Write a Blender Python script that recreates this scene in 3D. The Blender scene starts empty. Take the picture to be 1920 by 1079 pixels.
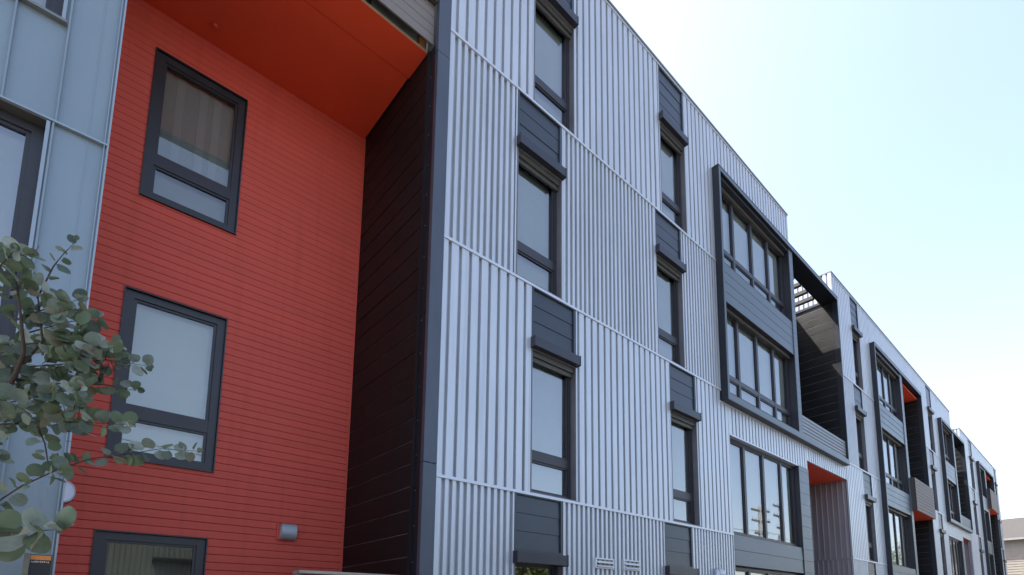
import bpy, bmesh, math, random
from mathutils import Vector, Matrix
random.seed(7)
SC = bpy.context.scene
COL = SC.collection
R = math.radians

# ---------------------------------------------------------------- materials
def mat(name, base, rough=.5, metal=0., spec=.5, var=.0, vscale=3., vstretch=(1, 1, 1), bump=0., bscale=40., bstretch=(1, 1, 1), coat=0., dirt=None):
    m = bpy.data.materials.new(name); m.use_nodes = True
    nt = m.node_tree; n = nt.nodes; l = nt.links
    p = n['Principled BSDF']
    p.inputs['Base Color'].default_value = (*base, 1)
    p.inputs['Roughness'].default_value = rough
    p.inputs['Metallic'].default_value = metal
    p.inputs['Specular IOR Level'].default_value = spec
    if coat: p.inputs['Coat Weight'].default_value = coat; p.inputs['Coat Roughness'].default_value = .15
    tc = n.new('ShaderNodeTexCoord')
    geo = n.new('ShaderNodeNewGeometry')
    if var:
        mp = n.new('ShaderNodeMapping'); mp.inputs['Scale'].default_value = vstretch
        l.new(geo.outputs['Position'], mp.inputs['Vector'])
        nz = n.new('ShaderNodeTexNoise'); nz.inputs['Scale'].default_value = vscale; nz.inputs['Detail'].default_value = 6
        nz.inputs['Roughness'].default_value = .6
        l.new(mp.outputs[0], nz.inputs['Vector'])
        mr = n.new('ShaderNodeMapRange'); mr.inputs['From Min'].default_value = .3; mr.inputs['From Max'].default_value = .7
        mr.inputs['To Min'].default_value = 1 - var; mr.inputs['To Max'].default_value = 1 + var
        l.new(nz.outputs['Fac'], mr.inputs['Value'])
        mx = n.new('ShaderNodeMix'); mx.data_type = 'RGBA'; mx.blend_type = 'MULTIPLY'; mx.inputs['Factor'].default_value = 1
        mx.inputs['A'].default_value = (*base, 1)
        l.new(mr.outputs[0], mx.inputs['B'])
        out = mx.outputs['Result']
        if dirt:
            n2 = n.new('ShaderNodeTexNoise'); n2.inputs['Scale'].default_value = 1.3; n2.inputs['Detail'].default_value = 8
            mp2 = n.new('ShaderNodeMapping'); mp2.inputs['Scale'].default_value = (8, 8, .3)
            l.new(geo.outputs['Position'], mp2.inputs['Vector']); l.new(mp2.outputs[0], n2.inputs['Vector'])
            r2 = n.new('ShaderNodeMapRange'); r2.inputs['From Min'].default_value = .52; r2.inputs['From Max'].default_value = .8
            r2.inputs['To Min'].default_value = 0; r2.inputs['To Max'].default_value = .7
            l.new(n2.outputs['Fac'], r2.inputs['Value'])
            m2 = n.new('ShaderNodeMix'); m2.data_type = 'RGBA'
            l.new(r2.outputs[0], m2.inputs['Factor']); l.new(out, m2.inputs['A']); m2.inputs['B'].default_value = (*dirt, 1)
            out = m2.outputs['Result']
        l.new(out, p.inputs['Base Color'])
        m3 = n.new('ShaderNodeMapRange'); m3.inputs['To Min'].default_value = max(.02, rough - .1); m3.inputs['To Max'].default_value = min(1, rough + .1)
        l.new(nz.outputs['Fac'], m3.inputs['Value']); l.new(m3.outputs[0], p.inputs['Roughness'])
    if bump:
        mp = n.new('ShaderNodeMapping'); mp.inputs['Scale'].default_value = bstretch
        l.new(geo.outputs['Position'], mp.inputs['Vector'])
        nz = n.new('ShaderNodeTexNoise'); nz.inputs['Scale'].default_value = bscale; nz.inputs['Detail'].default_value = 4
        l.new(mp.outputs[0], nz.inputs['Vector'])
        b = n.new('ShaderNodeBump'); b.inputs['Strength'].default_value = bump; b.inputs['Distance'].default_value = .01
        l.new(nz.outputs['Fac'], b.inputs['Height']); l.new(b.outputs[0], p.inputs['Normal'])
    return m

def glass_mat(name, ior, tint):
    m = bpy.data.materials.new(name); m.use_nodes = True
    nt = m.node_tree; n = nt.nodes; l = nt.links
    n.remove(n['Principled BSDF']); out = n['Material Output']
    fr = n.new('ShaderNodeFresnel'); fr.inputs['IOR'].default_value = ior
    geo = n.new('ShaderNodeNewGeometry')
    nz = n.new('ShaderNodeTexNoise'); nz.inputs['Scale'].default_value = .9; nz.inputs['Detail'].default_value = 1
    l.new(geo.outputs['Position'], nz.inputs['Vector'])
    bp = n.new('ShaderNodeBump'); bp.inputs['Strength'].default_value = .04; bp.inputs['Distance'].default_value = .02
    l.new(nz.outputs['Fac'], bp.inputs['Height'])
    tr = n.new('ShaderNodeBsdfTransparent'); tr.inputs['Color'].default_value = (*tint, 1)
    gl = n.new('ShaderNodeBsdfGlossy'); gl.inputs['Color'].default_value = (.95, .97, 1, 1); gl.inputs['Roughness'].default_value = .01
    l.new(bp.outputs[0], gl.inputs['Normal'])
    mx = n.new('ShaderNodeMixShader')
    l.new(fr.outputs[0], mx.inputs[0]); l.new(tr.outputs[0], mx.inputs[1]); l.new(gl.outputs[0], mx.inputs[2])
    l.new(mx.outputs[0], out.inputs['Surface'])
    return m

M = {
 'silver': mat('silver_corrugated_metal', (.43, .457, .495), .38, .35, .5, .07, 1.1, (2, 2, .5), .03, 6, (1, 1, .3), dirt=(.30, .31, .33)),
 'silver_trim': mat('silver_trim_metal', (.46, .485, .535), .4, .3, .5, .06, 3),
 'seam': mat('standing_seam_metal', (.185, .228, .258), .4, .3, .5, .07, 1.2, (2, 2, .6), .05, 5),
 'seam_trim': mat('seam_trim_metal', (.235, .28, .315), .38, .3, .5, .05, 4),
 'red': mat('red_painted_siding', (.60, .086, .060), .62, 0, .3, .07, 1., (.5, 1, 10.47), .12, 60, (.3, 1, 1), dirt=(.49, .07, .045)),
 'soffit': mat('orange_red_soffit_paint', (.72, .074, .026), .55, 0, .3, .04, 1.5, (1, 1, 1), .05, 80),
 'brown': mat('black_brown_lap_panel', (.0062, .0072, .0085), .42, 0, .35, .3, 1.6, (1, 1.5, 2), .05, 12),
 'brown_matte': mat('dull_black_brown_panel', (.0042, .0078, .0082), .5, 0, .2, .3, 1.6, (1, 1.5, 2), .05, 12),
 'edge_metal_highlight': mat('panel_edge_highlight', (.10, .096, .093), .4, .3, .5, .5, 2, (1, 1, .4)),  # pale joint edges: the light they catch is put into the colour
 'portal': mat('bounce_tinted_corrugated_metal', (.27, .235, .25), .4, .3, .5, .08, 2, (2, 2, .5)),  # silver cladding with soffit bounce and portal shade put into its colour
 'black': mat('black_return_metal', (.008, .010, .013), .5, .1, .3, .2, 3),
 'blue_trim': mat('slate_blue_corner_metal', (.052, .063, .083), .42, .25, .5, .12, 2, (3, 3, .7)),
 'panel': mat('dark_slate_panel', (.028, .035, .046), .36, .2, .5, .14, 1.8, (1.2, 1.2, 2), .03, 20),
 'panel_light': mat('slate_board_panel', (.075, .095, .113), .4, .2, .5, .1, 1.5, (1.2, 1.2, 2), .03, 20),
 'charcoal': mat('charcoal_frame_metal', (.024, .025, .033), .38, .2, .5, .12, 5),
 'bayframe_shade': mat('shade_navy_bay_frame_metal', (.013, .016, .023), .4, .2, .5, .12, 3),  # shade of the frame's side faces put into the colour
 'winframe': mat('window_frame_aluminium', (.032, .031, .037), .42, .25, .5, .08, 6),
 'glass': glass_mat('window_glass', 2.6, (.80, .84, .83)),
 'glass_plain': glass_mat('plain_window_glass', 2.05, (.80, .84, .83)),
 'blind': mat('roller_blind_fabric', (.68, .71, .69), .9, 0, .1, .03, 4),
 'blind_dark': mat('brown_drape_fabric', (.10, .09, .085), .9, 0, .1, .35, 4, (7, 7, .05)),
 'room': mat('dim_room_paint', (.11, .115, .12), .9, 0, .2, .1, 2),
 'roof': mat('flat_roof_membrane', (.3, .3, .3), .85, 0, .3, .1, 2),
 'cap': mat('parapet_cap_metal', (.15, .165, .16), .4, .3, .5, .1, 3),
 'plank': mat('grey_brown_composite_plank', (.165, .146, .135), .65, 0, .3, .14, 3, (.5, 3, 12), .2, 40, (.1, 1, 1)),
 'plankend': mat('dark_plank_end', (.05, .047, .047), .6, 0, .3, .1, 4),
 'steel': mat('primed_steel_beam', (.24, .25, .24), .5, .3, .5, .2, 6),
 'ply': mat('raw_plywood_edge', (.52, .40, .27), .8, 0, .2, .15, 8),
 'wood': mat('orange_timber_block', (.5, .21, .055), .7, 0, .3, .25, 14, (1, 1, 4)),
 'galv': mat('galvanised_metal', (.5, .52, .54), .35, .7, .5, .15, 9),
 'dark': mat('cavity_dark_board', (.055, .05, .04), .85, 0, .2, .3, 5),
 'lens': mat('frosted_lamp_lens', (.72, .72, .80), .35, 0, .5, .03, 5),
 'lampgrey': mat('grey_lamp_body', (.36, .39, .42), .38, .3, .5, .06, 8),
 'vent': mat('pale_vent_plastic', (.52, .53, .55), .5, 0, .5, .06, 8),
 'railgrey': mat('grey_rail_slats', (.17, .185, .205), .5, .2, .5, .08, 4),
 'fence': mat('weathered_fence_timber', (.30, .265, .22), .8, 0, .2, .2, 5, (1, 1, 6), .3, 40, (.15, 1, 1)),
 'olive': mat('olive_painted_post', (.12, .115, .085), .7, 0, .3, .2, 8),
 'signorange': mat('orange_sign_header', (.55, .19, .045), .55, 0, .4, .15, 30),
 'signblack': mat('black_sign_face', (.016, .016, .018), .45, 0, .4, .1, 9),
 'signwhite': mat('faded_sign_lettering', (.42, .37, .31), .7, 0, .2, .2, 60),
 'pavement': mat('concrete_pavement', (.36, .35, .33), .85, 0, .3, .12, 1.5, (1, 1, 1), .2, 60),
 'asphalt': mat('asphalt_road', (.055, .055, .057), .85, 0, .3, .15, 2, (1, 1, 1), .3, 120),
 'paint': mat('road_paint', (.7, .62, .2), .7, 0, .3, .15, 8),
 'soil': mat('dry_ground', (.20, .18, .14), .95, 0, .1, .25, .3, (1, 1, 1), .3, 6),
 'shingle': mat('grey_roof_shingle', (.07, .067, .064), .9, 0, .2, .16, 6, (1, 1, 3), .3, 14),
 'houseupper': mat('cream_lap_siding', (.27, .25, .215), .7, 0, .3, .08, 2),
 'gutter': mat('white_gutter', (.3, .3, .3), .5, 0, .4, .05, 3),
 'bark': mat('grey_brown_bark', (.06, .042, .036), .85, 0, .2, .3, 25, (1, 1, .4), .5, 60),
 'pole': mat('weathered_pole_timber', (.26, .25, .235), .85, 0, .2, .2, 6, (1, 1, .2)),
 'whwall': mat('pale_green_warehouse_metal', (.12, .14, .12), .5, .1, .5, .1, 1),
 'crossarm': mat('dark_crossarm_timber', (.07, .065, .06), .8),
 'jamb': mat('shade_grey_jamb_trim', (.125, .125, .14), .45, .2, .5, .1, 5),  # darker than the wall trim: shade of the side-facing reveal in the colour
 'headrail': mat('olive_brown_head_trim', (.058, .056, .05), .5, .1, .5, .1, 5),
 'stripe': mat('pale_blind_stripe', (.41, .41, .41), .9, 0, .1),
 'blind_mid': mat('grey_blind_fabric', (.36, .36, .36), .9, 0, .1, .04, 4),
 'wire': mat('black_wire', (.02, .02, .02), .5),
}

def leaf_mat(name, cols, under, seedw=0.):
    m = bpy.data.materials.new(name); m.use_nodes = True
    nt = m.node_tree; n = nt.nodes; l = nt.links
    p = n['Principled BSDF']; out = n['Material Output']
    geo = n.new('ShaderNodeNewGeometry')
    ramp = n.new('ShaderNodeValToRGB')
    e = ramp.color_ramp.elements
    e[0].color = (*cols[0], 1); e[0].position = 0
    e[1].color = (*cols[-1], 1); e[1].position = 1
    for i, c in enumerate(cols[1:-1]):
        k = e.new((i + 1) / (len(cols) - 1)); k.color = (*c, 1)
    l.new(geo.outputs['Random Per Island'], ramp.inputs['Fac'])
    nz = n.new('ShaderNodeTexNoise'); nz.inputs['Scale'].default_value = 45
    l.new(geo.outputs['Position'], nz.inputs['Vector'])
    mr = n.new('ShaderNodeMapRange'); mr.inputs['To Min'].default_value = .7; mr.inputs['To Max'].default_value = 1.3
    l.new(nz.outputs['Fac'], mr.inputs['Value'])
    mm = n.new('ShaderNodeMix'); mm.data_type = 'RGBA'; mm.blend_type = 'MULTIPLY'; mm.inputs['Factor'].default_value = 1
    l.new(ramp.outputs[0], mm.inputs['A']); l.new(mr.outputs[0], mm.inputs['B'])
    mx = n.new('ShaderNodeMix'); mx.data_type = 'RGBA'
    l.new(geo.outputs['Backfacing'], mx.inputs['Factor']); l.new(mm.outputs['Result'], mx.inputs['A']); mx.inputs['B'].default_value = (*under, 1)
    l.new(mx.outputs['Result'], p.inputs['Base Color'])
    p.inputs['Roughness'].default_value = .5; p.inputs['Specular IOR Level'].default_value = .35
    tl = n.new('ShaderNodeBsdfTranslucent'); l.new(mx.outputs['Result'], tl.inputs['Color'])
    ms = n.new('ShaderNodeMixShader'); ms.inputs[0].default_value = .35
    l.new(p.outputs[0], ms.inputs[1]); l.new(tl.outputs[0], ms.inputs[2]); l.new(ms.outputs[0], out.inputs['Surface'])
    return m
M['leaf'] = leaf_mat('round_grey_green_leaf', [(.06, .09, .064), (.12, .16, .122), (.185, .23, .185), (.10, .135, .075), (.28, .32, .27), (.11, .15, .108), (.17, .15, .085), (.15, .195, .155)], (.105, .145, .08))
M['treeleaf'] = leaf_mat('street_tree_leaf', [(.05, .075, .02), (.08, .11, .03), (.12, .14, .045), (.065, .09, .028)], (.09, .12, .04))

# ---------------------------------------------------------------- mesh helper
class MB:
    def __init__(s): s.v = []; s.f = []; s.mi = []; s.cur = 0
    def use(s, i): s.cur = i; return s
    def quad(s, a, b, c, d):
        k = len(s.v); s.v += [a, b, c, d]; s.f.append((k, k+1, k+2, k+3)); s.mi.append(s.cur)
    def poly(s, pts):
        k = len(s.v); s.v += list(pts); s.f.append(tuple(range(k, k+len(pts)))); s.mi.append(s.cur)
    def box(s, x0, x1, y0, y1, z0, z1):
        k = len(s.v)
        s.v += [(x0,y0,z0),(x1,y0,z0),(x1,y1,z0),(x0,y1,z0),(x0,y0,z1),(x1,y0,z1),(x1,y1,z1),(x0,y1,z1)]
        for f in ((0,3,2,1),(4,5,6,7),(0,1,5,4),(1,2,6,5),(2,3,7,6),(3,0,4,7)):
            s.f.append(tuple(k+i for i in f)); s.mi.append(s.cur)
    def extrude_z(s, prof, z0, z1):          # open profile of (x, y), swept up
        k = len(s.v); n = len(prof)
        s.v += [(x, y, z0) for x, y in prof] + [(x, y, z1) for x, y in prof]
        for i in range(n-1):
            s.f.append((k+i, k+i+1, k+n+i+1, k+n+i)); s.mi.append(s.cur)
    def sweep(s, prof, a, b):                # open profile of vectors added to points a and b
        k = len(s.v); n = len(prof)
        s.v += [tuple(Vector(a)+Vector(q)) for q in prof] + [tuple(Vector(b)+Vector(q)) for q in prof]
        for i in range(n-1):
            s.f.append((k+i, k+n+i, k+n+i+1, k+i+1)); s.mi.append(s.cur)
    def tube(s, pts, rad, sides=8, caps=True):
        pts = [Vector(p) for p in pts]; rings = []
        for i, p in enumerate(pts):
            d = (pts[min(i+1, len(pts)-1)] - pts[max(i-1, 0)]).normalized()
            u = d.cross(Vector((.13, .31, .94))).normalized(); w = d.cross(u)
            r = rad[i] if isinstance(rad, (list, tuple)) else rad
            k = len(s.v)
            for j in range(sides):
                a = 2*math.pi*j/sides
                s.v.append(tuple(p + (u*math.cos(a) + w*math.sin(a))*r))
            rings.append(k)
        for a, b in zip(rings, rings[1:]):
            for j in range(sides):
                s.f.append((a+j, a+(j+1) % sides, b+(j+1) % sides, b+j)); s.mi.append(s.cur)
        if caps:
            s.f.append(tuple(rings[0]+j for j in reversed(range(sides)))); s.mi.append(s.cur)
            s.f.append(tuple(rings[-1]+j for j in range(sides))); s.mi.append(s.cur)
    def build(s, name, mats, parent=None, origin=None, smooth=False, bevel=0., label=None):
        if not isinstance(mats, (list, tuple)): mats = [mats]
        xs = [v[0] for v in s.v]; ys = [v[1] for v in s.v]; zs = [v[2] for v in s.v]
        if origin is None: origin = ((min(xs)+max(xs))/2, (min(ys)+max(ys))/2, min(zs))
        o = Vector(origin)
        me = bpy.data.meshes.new(name)
        me.from_pydata([tuple(Vector(v)-o) for v in s.v], [], s.f)
        for i, p in enumerate(me.polygons): p.material_index = s.mi[i]; p.use_smooth = smooth
        for m in mats: me.materials.append(M[m])
        me.update()
        ob = bpy.data.objects.new(name, me); COL.objects.link(ob)
        w = WORLD.get(parent.name, Vector((0,0,0))) if parent else Vector((0,0,0))
        ob.location = o - w
        if parent: ob.parent = parent
        WORLD[ob.name] = o
        if bevel:
            b = ob.modifiers.new('edge_bevel', 'BEVEL'); b.width = bevel; b.segments = 2; b.limit_method = 'ANGLE'; b.angle_limit = R(50)
        if label: ob['label'] = label
        return ob
WORLD = {}
def thing(name, loc, label, cat, group=None):
    o = bpy.data.objects.new(name, None); COL.objects.link(o); o.location = loc
    o.empty_display_size = .3
    WORLD[o.name] = Vector(loc); tag(o, label, cat, group)
    return o
def tag(o, label, cat, group=None):
    o['label'] = label; o['category'] = cat
    if group: o['group'] = group
def structure(o): o['kind'] = 'structure'

E0 = 1.6                                       # eye height: measured heights below are h + E0
WIDE, NARROW = (.1535, .104, .005, .047), (.1025, .048, .005, .047)   # pitch, crest, run, depth

def corrugate(mb, x0, x1, z0, z1, kind, ysurf=0.):
    pitch, crest, run, dep = kind
    prof = []; k = math.floor(x0/pitch) - 1
    pts = []
    while k*pitch < x1 + pitch:
        a = k*pitch
        pts += [(a, 0.), (a+crest, 0.), (a+crest+run, dep), (a+pitch-run, dep)]
        k += 1
    def yat(x):
        for (xa, ya), (xb, yb) in zip(pts, pts[1:]):
            if xa <= x <= xb: return ya + (yb-ya)*(x-xa)/max(1e-9, xb-xa)
        return 0.
    prof = [(x0, ysurf+yat(x0))] + [(x, ysurf+y) for x, y in pts if x0 < x < x1] + [(x1, ysurf+yat(x1))]
    mb.extrude_z(prof, z0, z1)
    mb.box(x0, x0+.022, ysurf-.004, ysurf+.05, z0, z1)           # edge trims
    mb.box(x1-.022, x1, ysurf-.004, ysurf+.05, z0, z1)

def boards(mb, x0, x1, z0, z1, y, step, gap=.008, dep=.012, tilt=0.):
    """horizontal boards facing -y with real grooves"""
    z = z0
    while z < z1 - 1e-6:
        zt = min(z+step, z1)
        if zt - z < gap*2: break
        tl = tilt*random.uniform(.4, 1.3)
        mb.quad((x0, y, z+gap), (x1, y, z+gap), (x1, y+tl, zt), (x0, y+tl, zt))
        mb.quad((x0, y+dep, z), (x1, y+dep, z), (x1, y, z+gap), (x0, y, z+gap))
        mb.quad((x0, y+tl, zt), (x1, y+tl, zt), (x1, y+dep, zt), (x0, y+dep, zt))
        z = zt

def boards_side(mb, x, y0, y1, z0, z1, step, lip=.014, gap=.01):
    """boards on a wall facing -x with open V joints"""
    z = z0
    while z < z1 - 1e-6:
        zt = min(z+step, z1); b0 = random.uniform(-.002, .002)
        mb.quad((x+b0, y1, z+.004), (x+b0, y0, z+.004), (x-b0, y0, zt-lip), (x-b0, y1, zt-lip))
        mb.use(1).quad((x-b0, y1, zt-lip), (x-b0, y0, zt-lip), (x+.008, y0, zt), (x+.008, y1, zt)); mb.use(0)
        mb.quad((x+.008, y1, z), (x+.008, y0, z), (x+b0, y0, z+.003), (x+b0, y1, z+.003))
        z = zt

def window(parent, x0, x1, z0, z1, y, splits=(), transom=None, fw=.055, blind=None, blind_to=None, room=.55, label=None, tb=.065, glass='glass'):
    """aluminium window facing -y; the frame is the part, glass / blind / room its sub-parts"""
    mb = MB()
    mb.box(x0, x0+fw, y, y+.07, z0, z1); mb.box(x1-fw, x1, y, y+.07, z0, z1)
    mb.box(x0+fw, x1-fw, y, y+.07, z1-fw, z1); mb.box(x0+fw, x1-fw, y, y+.07, z0, z0+fw)
    edges = [x0+fw] + list(splits) + [x1-fw]
    for sx in splits: mb.box(sx-.045, sx+.045, y, y+.07, z0+fw, z1-fw)
    cells = []
    for i, (a, b) in enumerate(zip(edges, edges[1:])):
        a2 = a if i == 0 else a+.045; b2 = b if i == len(edges)-2 else b-.045
        if transom:
            mb.box(a2, b2, y+.004, y+.07, transom-tb, transom+tb)
            cells += [(a2, b2, z0+fw, transom-tb), (a2, b2, transom+tb, z1-fw)]
        else: cells.append((a2, b2, z0+fw, z1-fw))
    sw = .028
    gb = MB()
    for a, b, c, d in cells:                   # sash step and glazing bead
        mb.box(a, a+sw, y+.018, y+.06, c, d); mb.box(b-sw, b, y+.018, y+.06, c, d)
        mb.box(a+sw, b-sw, y+.018, y+.06, d-sw, d); mb.box(a+sw, b-sw, y+.018, y+.06, c, c+sw)
        j = [random.uniform(-.0022, .0022) for _ in range(3)]      # no two panes sit quite flat
        gb.quad((a+sw-.004, y+.04+j[0], c+sw-.004), (b-sw+.004, y+.04+j[1], c+sw-.004), (b-sw+.004, y+.04+j[1]+j[2], d-sw+.004), (a+sw-.004, y+.04+j[0]+j[2], d-sw+.004))
    w = mb.build('window', 'winframe', parent, label=label)
    gb.build('pane', glass, w)
    rb = MB(); yb = y+room; e = .05
    rb.quad((x0-e, yb, z0-e), (x1+e, yb, z0-e), (x1+e, yb, z1+e), (x0-e, yb, z1+e))
    rb.quad((x0-e, y+.075, z0-e), (x0-e, yb, z0-e), (x0-e, yb, z1+e), (x0-e, y+.075, z1+e))
    rb.quad((x1+e, yb, z0-e), (x1+e, y+.075, z0-e), (x1+e, y+.075, z1+e), (x1+e, yb, z1+e))
    rb.quad((x0-e, y+.075, z1+e), (x0-e, yb, z1+e), (x1+e, yb, z1+e), (x1+e, y+.075, z1+e))
    rb.quad((x0-e, y+.075, z0-e), (x1+e, y+.075, z0-e), (x1+e, yb, z0-e), (x0-e, yb, z0-e))
    rb.build('room_interior', 'room', w)
    if blind:
        bb = MB(); zb = z0+fw if blind_to is None else blind_to
        for i, (a, b) in enumerate(zip(edges, edges[1:])):
            bb.box(a+.01, b-.01, y+.12, y+.125, zb, z1-.03)
            bb.box(a+.01, b-.01, y+.112, y+.133, zb-.02, zb)
        bb.build('blind', blind, w)
    return w

def reveal(mb, x0, x1, z0, z1, y0, y1, t=.02, bottom=True):
    """lining of a wall opening, running back from y0 to y1"""
    mb.box(x0-t, x0, y0, y1, z0, z1); mb.box(x1, x1+t, y0, y1, z0, z1)
    mb.box(x0-t, x1+t, y0, y1, z1, z1+t)
    if bottom: mb.box(x0-t, x1+t, y0-.012, y1, z0-t, z0)

class Levels:
    def __init__(s, j, roof, f4): s.j = [h+E0 for h in j]; s.roof = roof+E0; s.f4 = f4+E0
    def span(s, f):                            # storey f: lower joint, upper joint, top joint for the panel
        lo = .25 if f == 1 else s.j[f-2]
        hi = s.j[f-1] if f <= 3 else s.roof-.06
        return lo, hi
    def ref(s, f): return s.j[f-1] if f <= 3 else s.f4
LA = Levels((1.67, 4.79, 7.83), 11.27, 10.88)
LB = Levels((1.68, 4.74, 7.73), 11.11, 10.73)
LC = Levels((1.66, 4.63, 7.56), 10.78, 10.43)

def narrow_window(b, L, f, x0, x1, blind='blind'):
    lo, hi = L.span(f); ref = L.ref(f)
    if f == 1: lo = ref - 3.0
    pb = ref - .82
    mb = MB()                                  # dark spandrel boards in a thin frame above the window
    n = 3 if f < 4 else 4
    boards(mb, x0+.045, x1-.045, pb+.04, hi-.035, .022, (hi-.035-pb-.04)/n, .004, .014, .008)
    mb.box(x0, x0+.045, .0, .05, pb, hi); mb.box(x1-.045, x1, .0, .05, pb, hi)
    mb.box(x0+.045, x1-.045, .0, .05, hi-.035, hi-.004); mb.box(x0+.045, x1-.045, .0, .05, pb, pb+.04)
    mb.build('spandrel_panel', 'panel', b)
    hd = MB(); hd.box(x0+.002, x1-.002, -.10, .04, pb-.15, pb-.002)
    hd.box(x0-.012, x0+.002, -.107, .0, pb-.158, pb+.006); hd.box(x1-.002, x1+.012, -.107, .0, pb-.158, pb+.006)
    hd.build('window_hood', 'charcoal', b, bevel=.004)
    zt = pb-(.165 if f > 1 else .10); zb = lo+.035
    rv = MB(); reveal(rv, x0+.03, x1-.01, zb, zt, .0, .12, .02)
    rv.build('window_reveal', 'jamb', b)
    if f > 1:
        hr = MB(); hr.box(x0+.031, x1-.011, .035, .108, zt-.075, zt-.001); hr.box(x0+.031, x1-.011, .07, .109, zt-.14, zt-.075)
        hr.build('window_head', 'headrail', b)
    tr = lo+.6
    window(b, x0+.032, x1-.012, zb+.002, zt-.002, .11, (), tr, .05, blind if f > 1 else None, None if random.random() < .6 else tr+.08)

def storey(b, L, f, spans, wins, kind=None):
    """corrugated cladding of one storey: spans = wall stretches, wins = openings inside them"""
    lo, hi = L.span(f)
    kind = kind or (WIDE if f in (2, 4) else NARROW)
    def piece(x0, x1):
        mb = MB(); corrugate(mb, x0, x1, lo+.02, hi, kind); mb.build('corrugated_cladding', 'silver', b)
    for a, c in spans:
        x = a
        for w0, w1 in sorted(w for w in wins if a < w[0] < c):
            piece(x, w0); x = w1
        piece(x, c)
        if f > 1:
            fl = MB(); fl.box(a, c, -.014, .062, lo-.018, lo+.02); fl.build('joint_flashing', 'silver_trim', b)

def board_panel(b, x0, x1, z0, z1, y, n, m='panel_light', name='spandrel_panel', depth=.15):
    mb = MB(); boards(mb, x0, x1, z0, z1, y, (z1-z0)/n, .008, .014, .008)
    mb.quad((x0, y, z0), (x0, y, z1), (x0, y+depth, z1), (x0, y+depth, z0))
    mb.quad((x1, y, z1), (x1, y, z0), (x1, y+depth, z0), (x1, y+depth, z1))
    mb.quad((x0, y, z1), (x1, y, z1), (x1, y+depth, z1), (x0, y+depth, z1))
    mb.quad((x0, y+depth, z0), (x1, y+depth, z0), (x1, y, z0), (x0, y, z0))
    return mb.build(name, m, b)

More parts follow.
